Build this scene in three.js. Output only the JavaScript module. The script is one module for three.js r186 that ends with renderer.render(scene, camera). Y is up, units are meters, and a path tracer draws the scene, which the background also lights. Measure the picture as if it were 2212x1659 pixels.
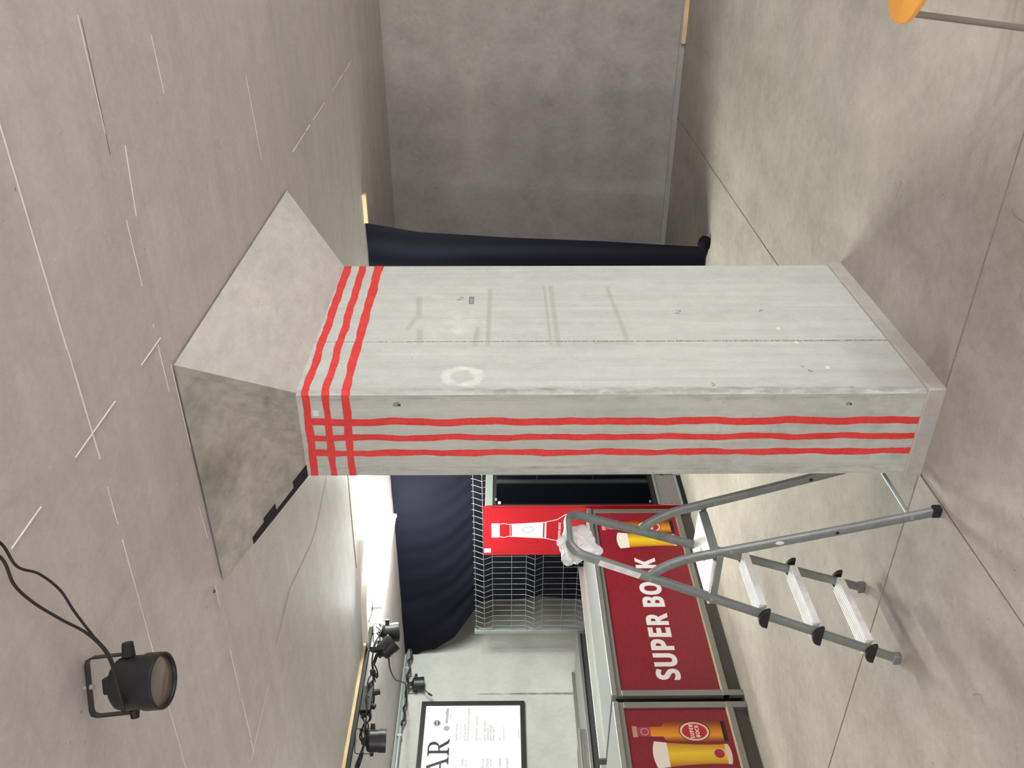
import * as THREE from 'three';
import { mergeGeometries, toCreasedNormals } from 'three/addons/utils/BufferGeometryUtils.js';
import { RoundedBoxGeometry } from 'three/addons/geometries/RoundedBoxGeometry.js';

// ---------------------------------------------------------------- camera, exposure
const V = (x, y, z) => new THREE.Vector3(x, y, z);
const scene = new THREE.Scene();
scene.background = new THREE.Color(0x000000);
const renderer = new THREE.WebGLRenderer({ antialias: true });
renderer.toneMapping = THREE.LinearToneMapping;
renderer.toneMappingExposure = 1.05;
renderer.shadowMap.enabled = true;
// the photograph lies on its side: the camera is level and rolled by a quarter turn
const FPX = 1868.79, EYE = V(0, 1.6, 0);
const RIGHT = V(0.85498122, -0.00334441, -0.51864818), UP = V(-0.00265025, 0.99993798, -0.0108168), FWD = V(-0.51865219, -0.01062271, -0.85491933);
const camera = new THREE.PerspectiveCamera(2 * Math.atan(829.5 / FPX) * 180 / Math.PI, 2212 / 1659, 0.05, 60);
camera.position.copy(EYE);
camera.quaternion.setFromRotationMatrix(new THREE.Matrix4().makeBasis(UP.clone().negate(), RIGHT, FWD.clone().negate()));

// ---------------------------------------------------------------- lamps of the room: bare fluorescent battens under the ceiling
// [x, z from, z to, candela of each lamp, colour, side on which the tube hangs]
const HC = 2.6435;
const LAMPS = [
  { x: -5.08, z: [-6.1, -4.95], drop: 0, cd: 2.2, n: 4, color: 0xf8fffc, side: -1, label: 'white fluorescent batten lamp under the ceiling close to the black curtain' },
  { x: -3.75, z: [-6.1, -5.08], drop: 0, cd: 5.5, n: 3, color: 0xf6fff0, side: 1, label: 'white fluorescent batten lamp on the ceiling straight behind the column' },
  { x: -4.42, z: [-2.35, -1.15], drop: 0.45, cd: 2.0, n: 2, color: 0xfffaf4, side: -1, label: 'white fluorescent batten lamp hung in front of the red counter' },
  { x: 3.3, z: [-3.6, -2.4], drop: 0.45, cd: 15, n: 2, color: 0xf3faff, side: 1, label: 'white fluorescent batten lamp hung near the wall beyond the yellow chair' },
  { x: 3.0, z: [-0.6, 0.6], drop: 0.45, cd: 11, n: 2, color: 0xfbf4ff, side: 1, label: 'white fluorescent batten lamp hung near the middle of the chair side wall' },
  { x: -1.5, z: [1.6, 2.8], drop: 0.45, cd: 9, n: 2, color: 0xf8f6ff, side: 1, label: 'white fluorescent batten lamp hung toward the rear wall' },
];

// ---------------------------------------------------------------- helpers
// point on the plane axis = value that the photograph's pixel (x, y) looks at
function px(x, y, axis, value) {
  const d = FWD.clone().addScaledVector(RIGHT, (829.5 - y) / FPX).addScaledVector(UP, (1106 - x) / FPX);
  return EYE.clone().addScaledVector(d, (value - EYE[axis]) / d[axis]);
}
let seedState = 1;
const seed = (s) => { seedState = s >>> 0; };
const rnd = () => { seedState = (seedState + 0x6d2b79f5) | 0; let t = Math.imul(seedState ^ (seedState >>> 15), 1 | seedState); t = (t + Math.imul(t ^ (t >>> 7), 61 | t)) ^ t; return ((t ^ (t >>> 14)) >>> 0) / 4294967296; };
const rr = (a, b) => a + (b - a) * rnd();
const clamp = (v, a, b) => Math.min(b, Math.max(a, v));
const sm = (t) => t * t * (3 - 2 * t);
function lerpTable(table, v) {
  for (let i = 0; i < table.length - 1; i++) { const [a, p] = table[i], [b, q] = table[i + 1]; if (v <= b || i === table.length - 2) { const t = clamp((v - a) / (b - a), 0, 1); return p + (q - p) * t; } }
  return table[0][1];
}
const taken = new Map();
function numbered(name) { const n = taken.get(name) || 0; taken.set(name, n + 1); return n ? name + '_' + String(n).padStart(3, '0') : name; }
function part(name, geometry, material, parent) {
  const g = Array.isArray(geometry) ? mergeGeometries(geometry.map((q) => { const r = q.index ? q.toNonIndexed() : q.clone(); for (const k of Object.keys(r.attributes)) if (!['position', 'normal', 'uv'].includes(k)) r.deleteAttribute(k); return r; })) : geometry;
  const m = new THREE.Mesh(g, material); m.castShadow = m.receiveShadow = true;
  m.name = parent ? name : numbered(name);
  (parent || scene).add(m);
  return m;
}
function partWorld(name, geometry, material, parent) { const m = part(name, geometry, material, parent); parent.updateWorldMatrix(true, false); m.geometry.applyMatrix4(parent.matrixWorld.clone().invert()); return m; }
function tag(o, label, category, group) { o.userData.label = label; o.userData.category = category; if (group) o.userData.group = group; return o; }
function struct(o, label) { o.userData.kind = 'structure'; if (label) o.userData.label = label; return o; }
function thing(name, label, category, at = V(0, 0, 0), group) { const o = new THREE.Group(); o.name = numbered(name); o.position.copy(at); scene.add(o); return tag(o, label, category, group); }
const box = (x0, x1, y0, y1, z0, z1) => new THREE.BoxGeometry(x1 - x0, y1 - y0, z1 - z0).translate((x0 + x1) / 2, (y0 + y1) / 2, (z0 + z1) / 2);
const rbox = (x0, x1, y0, y1, z0, z1, r = 0.004, s = 2) => new RoundedBoxGeometry(x1 - x0, y1 - y0, z1 - z0, s, r).translate((x0 + x1) / 2, (y0 + y1) / 2, (z0 + z1) / 2);
// uv in metres over tile, from the way each face points
function boxUV(g0, tile = 1, ou = 0, ov = 0) {
  const g = g0.index ? g0.toNonIndexed() : g0; const p = g.attributes.position, n = g.attributes.normal, uv = new Float32Array(p.count * 2);
  for (let i = 0; i < p.count; i += 3) {
    const ax = Math.abs(n.getX(i)), ay = Math.abs(n.getY(i)), az = Math.abs(n.getZ(i));
    for (let k = i; k < i + 3; k++) {
      const x = p.getX(k), y = p.getY(k), z = p.getZ(k);
      const [u, v] = ay >= ax && ay >= az ? [x, z] : ax >= az ? [-z, y] : [x, y];
      uv[2 * k] = u / tile + ou; uv[2 * k + 1] = v / tile + ov;
    }
  }
  g.setAttribute('uv', new THREE.BufferAttribute(uv, 2));
  return g;
}
// triangles sorted into material groups by pick(normal) -> index
function grouped(g0, count, pick) {
  const g = g0.index ? g0.toNonIndexed() : g0; const n = g.attributes.normal, lists = Array.from({ length: count }, () => []);
  for (let i = 0; i < n.count; i += 3) lists[pick(n.getX(i), n.getY(i), n.getZ(i))].push(i, i + 1, i + 2);
  const order = lists.flat(), r = new THREE.BufferGeometry();
  for (const k of ['position', 'normal', 'uv']) { const a = g.attributes[k], s = a.itemSize, out = new Float32Array(order.length * s); order.forEach((j, i) => { for (let c = 0; c < s; c++) out[i * s + c] = a.array[j * s + c]; }); r.setAttribute(k, new THREE.BufferAttribute(out, s)); }
  let at = 0; lists.forEach((l, i) => { if (l.length) r.addGroup(at, l.length, i); at += l.length; });
  return r;
}
function tube(points, radius, seg = 24, round = 8, closed = false) { return new THREE.TubeGeometry(new THREE.CatmullRomCurve3(points, closed, 'centripetal'), seg, radius, round, closed); }
// profile (list of [a, b]) swept along a path; a lies along side, b along side x tangent
function sweep(path, profile, side, smooth = true) {
  const n = profile.length, pos = [], idx = [];
  path.forEach((p, i) => {
    const t = path[Math.min(i + 1, path.length - 1)].clone().sub(path[Math.max(i - 1, 0)]).normalize();
    const b = t.clone().cross(side).normalize(), a = b.clone().cross(t).normalize();
    for (const [u, v] of profile) { const q = p.clone().addScaledVector(a, u).addScaledVector(b, v); pos.push(q.x, q.y, q.z); }
  });
  for (let i = 0; i < path.length - 1; i++) for (let k = 0; k < n; k++) { const a = i * n + k, b = i * n + (k + 1) % n; idx.push(a, b, a + n, b, b + n, a + n); }
  const e = (path.length - 1) * n;
  for (let k = 1; k < n - 1; k++) { idx.push(0, k + 1, k); idx.push(e, e + k, e + k + 1); }
  let g = new THREE.BufferGeometry(); g.setAttribute('position', new THREE.Float32BufferAttribute(pos, 3)); g.setIndex(idx);
  g = toCreasedNormals(g, smooth ? 0.7 : 0.2);
  g.setAttribute('uv', new THREE.BufferAttribute(new Float32Array(g.attributes.position.count * 2), 2));
  return g;
}
const ovalProfile = (a, b, r, k = 4) => { const out = []; for (const [sx, sy, q] of [[1, 1, 0], [-1, 1, 1], [-1, -1, 2], [1, -1, 3]]) for (let i = 0; i <= k; i++) { const t = (q + i / k) * Math.PI / 2; out.push([sx * (a - r) + Math.cos(t) * r, sy * (b - r) + Math.sin(t) * r]); } return out; };
function curvePoints(points, n) { return new THREE.CatmullRomCurve3(points, false, 'centripetal').getPoints(n); }
function polygonGeometry(shapePts, depth, bevel = 0) { return new THREE.ExtrudeGeometry(new THREE.Shape(shapePts.map(([a, b]) => new THREE.Vector2(a, b))), { depth, bevelEnabled: bevel > 0, bevelSize: bevel, bevelThickness: bevel, bevelSegments: 1 }); }
const cyl = (p, q, r0, r1 = r0, n = 16) => { const d = q.clone().sub(p), g = new THREE.CylinderGeometry(r1, r0, d.length(), n); g.applyQuaternion(new THREE.Quaternion().setFromUnitVectors(V(0, 1, 0), d.clone().normalize())); return g.translate((p.x + q.x) / 2, (p.y + q.y) / 2, (p.z + q.z) / 2); };

// ---------------------------------------------------------------- textures
function noiseField(w, h, cx, cy, s) {
  seed(s); const lat = new Float32Array(cx * cy).map(() => rnd()), out = new Float32Array(w * h);
  for (let y = 0; y < h; y++) {
    const gy = y / h * cy, y0 = Math.floor(gy), ty = sm(gy - y0), r0 = (y0 % cy) * cx, r1 = ((y0 + 1) % cy) * cx;
    for (let x = 0; x < w; x++) {
      const gx = x / w * cx, x0 = Math.floor(gx), tx = sm(gx - x0), c0 = x0 % cx, c1 = (x0 + 1) % cx;
      out[y * w + x] = (lat[r0 + c0] * (1 - tx) + lat[r0 + c1] * tx) * (1 - ty) + (lat[r1 + c0] * (1 - tx) + lat[r1 + c1] * tx) * ty - 0.5;
    }
  }
  return out;
}
function newCanvas(w, h) { const c = document.createElement('canvas'); c.width = w; c.height = h; return c; }
// layers: [cells x, cells y, amplitude (0..255 grey), hue shift]
function concreteCanvas(w, h, base, layers, s, grain = 5, paint) {
  const c = newCanvas(w, h), ctx = c.getContext('2d'), img = ctx.createImageData(w, h), d = img.data;
  const acc = new Float32Array(w * h), warm = new Float32Array(w * h);
  layers.forEach(([cx, cy, amp, hue = 0, sharp = 0], k) => {
    const f = noiseField(w, h, cx, cy, s * 97 + k * 13 + 5);
    for (let i = 0; i < f.length; i++) { let v = f[i]; if (sharp) v = Math.max(0, Math.abs(v) - sharp) * Math.sign(v) * 2; acc[i] += v * amp; warm[i] += v * hue; }
  });
  seed(s * 7 + 1);
  for (let i = 0; i < acc.length; i++) { const v = acc[i] + (rnd() - 0.5) * grain * 2; d[4 * i] = base[0] + v + warm[i]; d[4 * i + 1] = base[1] + v; d[4 * i + 2] = base[2] + v - warm[i]; d[4 * i + 3] = 255; }
  ctx.putImageData(img, 0, 0);
  if (paint) paint(ctx, w, h);
  return c;
}
function tex(c, srgb = true, repeat = true) { const t = new THREE.CanvasTexture(c); t.magFilter = THREE.LinearFilter; if (srgb) t.colorSpace = THREE.SRGBColorSpace; if (repeat) t.wrapS = t.wrapT = THREE.RepeatWrapping; return t; }
function specks(ctx, w, h, n, s, dark, size, alpha) { seed(s); for (let i = 0; i < n; i++) { ctx.fillStyle = `rgba(${dark},${rr(alpha * 0.3, alpha)})`; ctx.beginPath(); ctx.ellipse(rnd() * w, rnd() * h, rr(0.4, size), rr(0.4, size), rnd() * 3, 0, 7); ctx.fill(); } }
function blotches(ctx, w, h, n, s, col, r0, r1, alpha) {
  seed(s);
  for (let i = 0; i < n; i++) { const x = rnd() * w, y = rnd() * h, r = rr(r0, r1), k = 9; for (let j = 0; j < k; j++) { ctx.fillStyle = `rgba(${col},${alpha * rr(0.3, 1)})`; ctx.beginPath(); ctx.ellipse(x + rr(-r, r), y + rr(-r, r), r * rr(0.2, 0.8), r * rr(0.2, 0.6), rnd() * 3, 0, 7); ctx.fill(); } }
}
const bumpConcrete = tex(concreteCanvas(512, 512, [128, 128, 128], [[6, 6, 40], [23, 23, 50], [90, 90, 60]], 3, 22, (c, w, h) => { specks(c, w, h, 160, 5, '0,0,0', 3, 0.8); specks(c, w, h, 60, 6, '255,255,255', 4, 0.6); }), false);
const bumpRep = (r) => { const t = bumpConcrete.clone(); t.repeat.set(r, r); return t; };
function concreteMat(canvas, rough = 0.85, bump = 0.0012, rep = 4) { return new THREE.MeshStandardMaterial({ map: tex(canvas), roughness: rough, bumpMap: bumpRep(rep), bumpScale: bump }); }

const TILE = 4;
const ceilingMat = concreteMat(concreteCanvas(2048, 2048, [198, 192, 189], [[3, 5, 10, 2], [9, 40, 8, 1], [6, 170, 5], [70, 60, 7], [300, 240, 7]], 11, 6, (c, w, h) => {
  specks(c, w, h, 260, 12, '60,52,48', 2.6, 0.35); specks(c, w, h, 150, 13, '240,234,226', 3.2, 0.6);
  blotches(c, w, h, 26, 14, '150,140,130', 8, 34, 0.06); blotches(c, w, h, 14, 15, '222,214,206', 8, 30, 0.08);
}), 0.62, 0.0012, 5);
const floorMat = concreteMat(concreteCanvas(2048, 2048, [167, 160, 149], [[4, 4, 16, 2], [11, 11, 14, 1], [26, 7, 14], [40, 40, 9], [130, 120, 9], [400, 400, 6]], 21, 6, (c, w, h) => {
  specks(c, w, h, 700, 22, '70,62,54', 2.4, 0.4); specks(c, w, h, 160, 23, '215,205,190', 2.6, 0.4);
  blotches(c, w, h, 46, 24, '110,102,92', 10, 46, 0.05); blotches(c, w, h, 34, 25, '205,196,180', 12, 50, 0.06);
  seed(26); for (let i = 0; i < 40; i++) { c.strokeStyle = `rgba(95,86,78,${rr(0.1, 0.35)})`; c.lineWidth = rr(1, 3); c.beginPath(); const x = rnd() * w, y = rnd() * h; c.moveTo(x, y); c.quadraticCurveTo(x + rr(-40, 40), y + rr(-40, 40), x + rr(-60, 60), y + rr(-60, 60)); c.stroke(); }
}), 0.7, 0.0008, 5);
const endWallMat = concreteMat(concreteCanvas(2048, 2048, [172, 167, 160], [[3, 6, 16, 2], [8, 30, 12], [30, 24, 12], [140, 110, 9], [420, 420, 7]], 31, 7, (c, w, h) => {
  specks(c, w, h, 420, 32, '70,66,62', 2.6, 0.5); specks(c, w, h, 220, 33, '195,192,186', 4, 0.3);
  blotches(c, w, h, 30, 34, '110,106,100', 14, 60, 0.06); blotches(c, w, h, 14, 35, '200,198,194', 8, 30, 0.1);
}), 0.88, 0.0015, 5);
const leftWallMat = concreteMat(concreteCanvas(2048, 2048, [176, 175, 170], [[4, 4, 14, 2], [8, 20, 14], [30, 30, 8], [140, 110, 6], [420, 420, 5]], 41, 5, (c, w, h) => {
  // u = -z / 4: the stained joint of the pour stands at z = -5.84
  const x = ((5.84 / TILE) % 1) * w; seed(42);
  for (let i = 0; i < 260; i++) { const t = rnd(), y = h - ((0.75 + t * 1.1) / TILE) * h; c.fillStyle = `rgba(95,93,86,${0.18 * (1 - t * 0.7)})`; c.beginPath(); c.ellipse(x + rr(-5, 5), y, rr(1, 5), rr(6, 34), 0, 0, 7); c.fill(); }
  blotches(c, w, h, 30, 43, '206,205,196', 20, 80, 0.07); blotches(c, w, h, 24, 44, '150,148,138', 14, 60, 0.05);
  specks(c, w, h, 160, 45, '90,88,80', 2, 0.4);
}), 0.85, 0.001, 5);
const plainConcrete = concreteMat(concreteCanvas(512, 512, [176, 174, 166], [[5, 5, 14, 2], [20, 20, 10], [80, 80, 8]], 51, 6), 0.88, 0.0012, 2);

// ---------------------------------------------------------------- the room shell
const X0 = -7.2, X1 = 4.2, Z0 = -8.02, Z1 = 4.2;      // inner faces of the walls
const CX = -1.6417, CZ = -2.6502, CL = 1.1294, CW = 0.3721, CE = 0.2825, CT = 2.3455;   // column: near corner, length, width, flare, height of shaft
const floor = struct(new THREE.Group(), 'worn beige concrete floor of large slabs with dark joints'); floor.name = 'floor'; scene.add(floor);
part('subfloor', boxUV(box(X0, X1, -0.25, -0.014, Z0, Z1), TILE), plainConcrete, floor);
for (const [a, b] of [[X0, CX - CW - 0.005], [CX - CW + 0.005, X1]]) for (const [p, q] of [[Z0, CZ - 0.005], [CZ + 0.005, Z1]]) part('slab', boxUV(box(a, b, -0.05, 0, p, q), TILE, 0.13, 0.41), floorMat, floor);
const ceiling = struct(new THREE.Group(), 'grey brown concrete ceiling with pale formwork seams'); ceiling.name = 'ceiling'; scene.add(ceiling);
part('soffit', boxUV(box(X0 - 0.2, X1 + 0.2, HC, HC + 0.25, Z0 - 0.2, Z1 + 0.2), TILE, 0.27, 0.11), ceilingMat, ceiling);
const wallEnd = struct(part('wall_end', boxUV(box(X0 - 0.2, X1 + 0.2, -0.25, HC, Z0 - 0.2, Z0), TILE, 0.3, 0.2), endWallMat), 'dim grey concrete end wall beyond the black curtain');
const wallLeft = struct(part('wall_left', boxUV(box(X0 - 0.2, X0, -0.25, HC, Z0, Z1), TILE), leftWallMat), 'pale concrete wall behind the bar with a stained pour joint');
struct(part('wall_right', boxUV(box(X1, X1 + 0.2, -0.25, HC, Z0, Z1), TILE), endWallMat), 'concrete wall on the chair side of the hall');
struct(part('wall_rear', boxUV(box(X0 - 0.2, X1 + 0.2, -0.25, HC, Z1, Z1 + 0.2), TILE), endWallMat), 'concrete wall at the rear of the hall');
struct(part('baseboard_end', boxUV(box(X0, X1, 0, 0.045, Z0, Z0 + 0.03), 1), plainConcrete), 'pale mortar strip along the foot of the end wall');
// pale ridges that the formwork joints left on the ceiling
const ridgeMat = new THREE.MeshStandardMaterial({ color: 0xe9e2da, roughness: 0.8 });
function ridge(a, b, w) {          // a, b: [x, z]; broken, uneven line of laitance
  seed(Math.round(a[0] * 977 + a[1] * 313 + 4000)); const L = Math.hypot(b[0] - a[0], b[1] - a[1]), dx = (b[0] - a[0]) / L, dz = (b[1] - a[1]) / L, gs = [];
  let s = 0; while (s < L) {
    const l = Math.min(rr(0.05, 0.28), L - s), ww = w * rr(0.5, 1.4), o = rr(-0.002, 0.002), m = s + l / 2;
    if (!gs.length || rnd() < 0.86) { const g = new THREE.CylinderGeometry(0.5, 0.5, l, 5, 1).rotateX(Math.PI / 2).scale(ww, 0.004, 1).rotateY(Math.atan2(dx, dz)); gs.push(g.translate(a[0] + dx * m - dz * o, HC, a[1] + dz * m + dx * o)); }
    s += l + (rnd() < 0.2 ? rr(0.01, 0.06) : 0);
  }
  return part('seam_ridge', gs, ridgeMat, ceiling);
}
for (const [a, b, w] of [
  [[-0.2, -1.83], [-1.33, -1.825], 0.006], [[-1.42, -1.82], [-2.6, -1.78], 0.0045], [[-0.68, -2.4], [-1.2, -2.31], 0.005], [[-0.33, -2.3], [-0.62, -2.3], 0.003], [[-1.26, -2.31], [-1.6, -2.31], 0.006],
  [[-1.36, -2.37], [-1.68, -2.37], 0.003], [[-0.45, -2.75], [-0.62, -2.76], 0.004], [[-0.76, -3.68], [-1.17, -3.735], 0.005], [[-1.25, -2.34], [-1.255, -1.3], 0.006], [[-1.2, -6.3], [-1.25, -4.3], 0.006],
  [[-3.06, -3.1], [-3.2, -2.1], 0.003], [[-2.25, -2.31], [-3.2, -2.3], 0.003], [[-1.9, -2.33], [-2.05, -2.34], 0.004], [[-0.86, -2.3], [-1.06, -2.3], 0.004]]) ridge(a, b, w);
const darkSeamMat = new THREE.MeshStandardMaterial({ color: 0x55504a, roughness: 0.9 });
part('formwork_crack', [tube([V(-3.4, HC, -4.68), V(-3.82, HC, -4.63), V(-4.3, HC, -4.58)], 0.003, 20, 5), tube([V(-3.1, HC, -4.25), V(-3.16, HC, -3.9), V(-3.19, HC, -3.68), V(-3.05, HC, -3.1)], 0.0008, 20, 5), tube([px(175, 40, 'y', HC), px(205, 178, 'y', HC), px(238, 335, 'y', HC)], 0.0011, 20, 5)], darkSeamMat, ceiling);
part('ceiling_pipe_hole', [new THREE.CylinderGeometry(0.008, 0.006, 0.006, 10).translate(-2.258, HC - 0.001, -2.289)], darkSeamMat, ceiling);

// ---------------------------------------------------------------- the column
const wideCanvas = concreteCanvas(1024, 2048, [198, 201, 194], [[3, 5, 9, 1.5], [40, 4, 10], [120, 8, 6], [30, 40, 7], [120, 160, 6], [400, 800, 5]], 61, 4, (c, w, h) => {
  const P = (z, y) => [(CZ - z) / CL * w, (1 - y / CT) * h];
  seed(62);
  // pale lime streaks and clouds
  for (let i = 0; i < 70; i++) { const [x, y] = P(rr(CZ - CL, CZ), rr(0.1, CT)); c.fillStyle = `rgba(222,223,215,${rr(0.05, 0.22)})`; c.beginPath(); c.ellipse(x, y, rr(2, 8), rr(20, 160), 0, 0, 7); c.fill(); }
  for (let i = 0; i < 40; i++) { const [x, y] = P(rr(CZ - CL, CZ), rr(0, 0.65)); c.fillStyle = `rgba(214,211,206,${rr(0.04, 0.14)})`; c.beginPath(); c.ellipse(x, y, rr(15, 80), rr(15, 90), rr(0, 3), 0, 7); c.fill(); }
  // marks left by removed tape
  for (const [za, ya, zb, yb, ww] of [[-3.45, 1.967, -3.25, 1.95, 20], [-3.24, 1.965, -3.14, 1.985, 22], [-3.14, 1.94, -3.02, 1.93, 24], [-3.53, 1.655, -3.0, 1.66, 16], [-3.15, 1.7, -3.0, 1.71, 20], [-3.55, 1.415, -3.0, 1.41, 12], [-3.55, 1.385, -3.0, 1.38, 16], [-3.55, 1.13, -3.04, 1.1, 16], [-3.03, 1.24, -3.02, 1.08, 16]]) {
    const a = P(za, ya), b = P(zb, yb); for (let k = 0; k < 7; k++) { c.strokeStyle = 'rgba(160,156,140,0.06)'; c.lineWidth = ww * rr(0.6, 1.25); c.beginPath(); c.moveTo(a[0] + rr(-14, 14), a[1] + rr(-4, 4)); c.lineTo(b[0] + rr(-14, 14), b[1] + rr(-4, 4)); c.stroke(); }
  }
  // white wiped ring and cloud
  for (let k = 0; k < 60; k++) { const t = rnd() * 7, [x, y] = P(-2.762 - Math.cos(t) * 0.06, 1.75 + Math.sin(t) * 0.062); c.fillStyle = 'rgba(236,238,232,0.16)'; c.beginPath(); c.ellipse(x, y, rr(8, 22), rr(12, 26), 0, 0, 7); c.fill(); }
  for (let k = 0; k < 40; k++) { const [x, y] = P(-3.185 + rr(-0.08, 0.08), 1.77 + rr(-0.05, 0.05)); c.fillStyle = 'rgba(232,234,228,0.10)'; c.beginPath(); c.ellipse(x, y, rr(8, 26), rr(6, 22), 0, 0, 7); c.fill(); }
  // pencilled figures
  c.fillStyle = 'rgba(60,60,56,0.85)'; c.strokeStyle = c.fillStyle; c.lineWidth = 3;
  for (const [z, y] of [[-3.427, 1.787], [-3.291, 0.858]]) { const [x, yy] = P(z, y); c.font = 'italic 42px serif'; c.save(); c.translate(x, yy); c.rotate(Math.PI / 2 + 0.1); c.fillText('2', -12, 14); c.restore(); }
  { const [x, y] = P(-3.41, 1.735); c.fillStyle = 'rgba(90,90,84,0.6)'; c.fillRect(x - 34, y - 10, 68, 20); c.fillStyle = 'rgba(205,206,196,0.9)'; c.font = 'bold 15px monospace'; c.fillText('H-31', x - 19, y + 6); }
  // joint of the form boards, dirt along it, scrapes
  const jx = P(-3.032, 0)[0];
  for (let y = 0; y < h; y += 3) { c.fillStyle = `rgba(104,106,97,${rr(0.25, 0.65)})`; c.fillRect(jx + rr(-3, 1), y, rr(2, 5 + 6 * sm(y / h)), 4); }
  for (const [z, y, s] of [[-2.798, 0.443, 10], [-2.83, 0.46, 8], [-3.213, 1.669, 3], [-3.6, 0.86, 3], [-3.72, 2.235, 3], [-2.9, 1.95, 3], [-2.72, 2.25, 3], [-3.16, 1.94, 3], [-2.7, 0.83, 9], [-3.3, 0.5, 12]]) { const [x, yy] = P(z, y); for (let k = 0; k < 6; k++) { c.fillStyle = 'rgba(70,72,66,0.35)'; c.beginPath(); c.ellipse(x + rr(-s, s), yy + rr(-s / 2, s / 2), rr(1, s * 0.6), rr(1, s * 0.4), rr(0, 3), 0, 7); c.fill(); } }
  for (const [z, y] of [[-3.02, 0.43], [-2.82, 0.37], [-3.14, 0.47]]) { const [x, yy] = P(z, y); c.fillStyle = 'rgba(240,240,234,0.7)'; c.beginPath(); c.ellipse(x, yy, 12, 8, 0.3, 0, 7); c.fill(); }
  // worn, dirty strip beside the near arris
  for (let k = 0; k < 420; k++) { const y = rnd() * h, dirt = y / h > 0.25 ? 0.10 : 0.04; c.fillStyle = `rgba(120,122,110,${dirt * rr(0.4, 1.6)})`; c.beginPath(); c.ellipse(rr(0, 26), y, rr(2, 9), rr(6, 46), 0, 0, 7); c.fill(); }
  blotches(c, w, h, 26, 64, '160,160,148', 14, 46, 0.035); specks(c, w, h, 260, 63, '90,90,82', 2, 0.5);
});
const narrowCanvas = concreteCanvas(512, 2048, [190, 194, 184], [[3, 6, 12, 1.5], [24, 5, 10], [60, 12, 6], [20, 60, 7], [80, 260, 5]], 71, 4, (c, w, h) => {
  seed(72);
  for (let k = 0; k < 520; k++) { const y = rnd() * h; c.fillStyle = `rgba(112,114,100,${rr(0.02, 0.1)})`; c.beginPath(); c.ellipse(rnd() < 0.5 ? rr(w - 46, w) : rr(0, 60), y, rr(3, 12), rr(8, 60), 0, 0, 7); c.fill(); }
  for (let k = 0; k < 200; k++) { c.fillStyle = `rgba(120,122,108,${rr(0.02, 0.09)})`; c.beginPath(); c.ellipse(rnd() * w, h * rr(0.6, 1), rr(6, 40), rr(4, 26), 0, 0, 7); c.fill(); }
  for (let k = 0; k < 40; k++) { c.fillStyle = `rgba(210,213,200,${rr(0.05, 0.2)})`; c.beginPath(); c.ellipse(rnd() * w, rnd() * h, rr(2, 9), rr(14, 90), 0, 0, 7); c.fill(); }
  for (const [x, y, r] of [[-1.696, 1.977, 9], [-1.699, 0.329, 7]]) { const u = (x - (CX - CW)) / CW * w, v = (1 - y / CT) * h; c.fillStyle = 'rgba(40,40,36,0.85)'; c.beginPath(); c.ellipse(u, v, r * 0.8, r * 0.6, 0, 0, 7); c.fill(); c.fillStyle = 'rgba(60,60,54,0.35)'; c.beginPath(); c.ellipse(u + 4, v - 8, r * 1.6, r * 1.2, 0.5, 0, 7); c.fill(); }
  c.fillStyle = 'rgba(232,236,236,0.9)'; c.fillRect((-1.742 - (CX - CW)) / CW * w, (1 - 2.293 / CT) * h, 34, 18);
  specks(c, w, h, 220, 73, '90,92,80', 2.2, 0.5);
});
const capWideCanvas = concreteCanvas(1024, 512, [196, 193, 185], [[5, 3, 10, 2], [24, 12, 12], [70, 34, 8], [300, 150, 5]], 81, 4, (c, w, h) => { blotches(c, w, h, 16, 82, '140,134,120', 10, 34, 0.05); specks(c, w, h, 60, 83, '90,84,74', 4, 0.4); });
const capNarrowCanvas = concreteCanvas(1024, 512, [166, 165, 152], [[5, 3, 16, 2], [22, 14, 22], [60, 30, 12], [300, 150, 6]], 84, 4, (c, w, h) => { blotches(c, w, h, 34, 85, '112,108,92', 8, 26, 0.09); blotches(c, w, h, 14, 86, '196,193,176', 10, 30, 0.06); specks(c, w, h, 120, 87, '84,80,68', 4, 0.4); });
const once = (c) => { const m = concreteMat(c, 0.8, 0.0008, 5); m.map.wrapS = m.map.wrapT = THREE.ClampToEdgeWrapping; return m; };
const wideMat = once(wideCanvas), narrowMat = once(narrowCanvas), capWideMat = once(capWideCanvas), capNarrowMat = once(capNarrowCanvas);
const column = thing('concrete_column', 'pale grey concrete blade column with flared head and red stripes', 'column', V(CX, 0, CZ));
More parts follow.
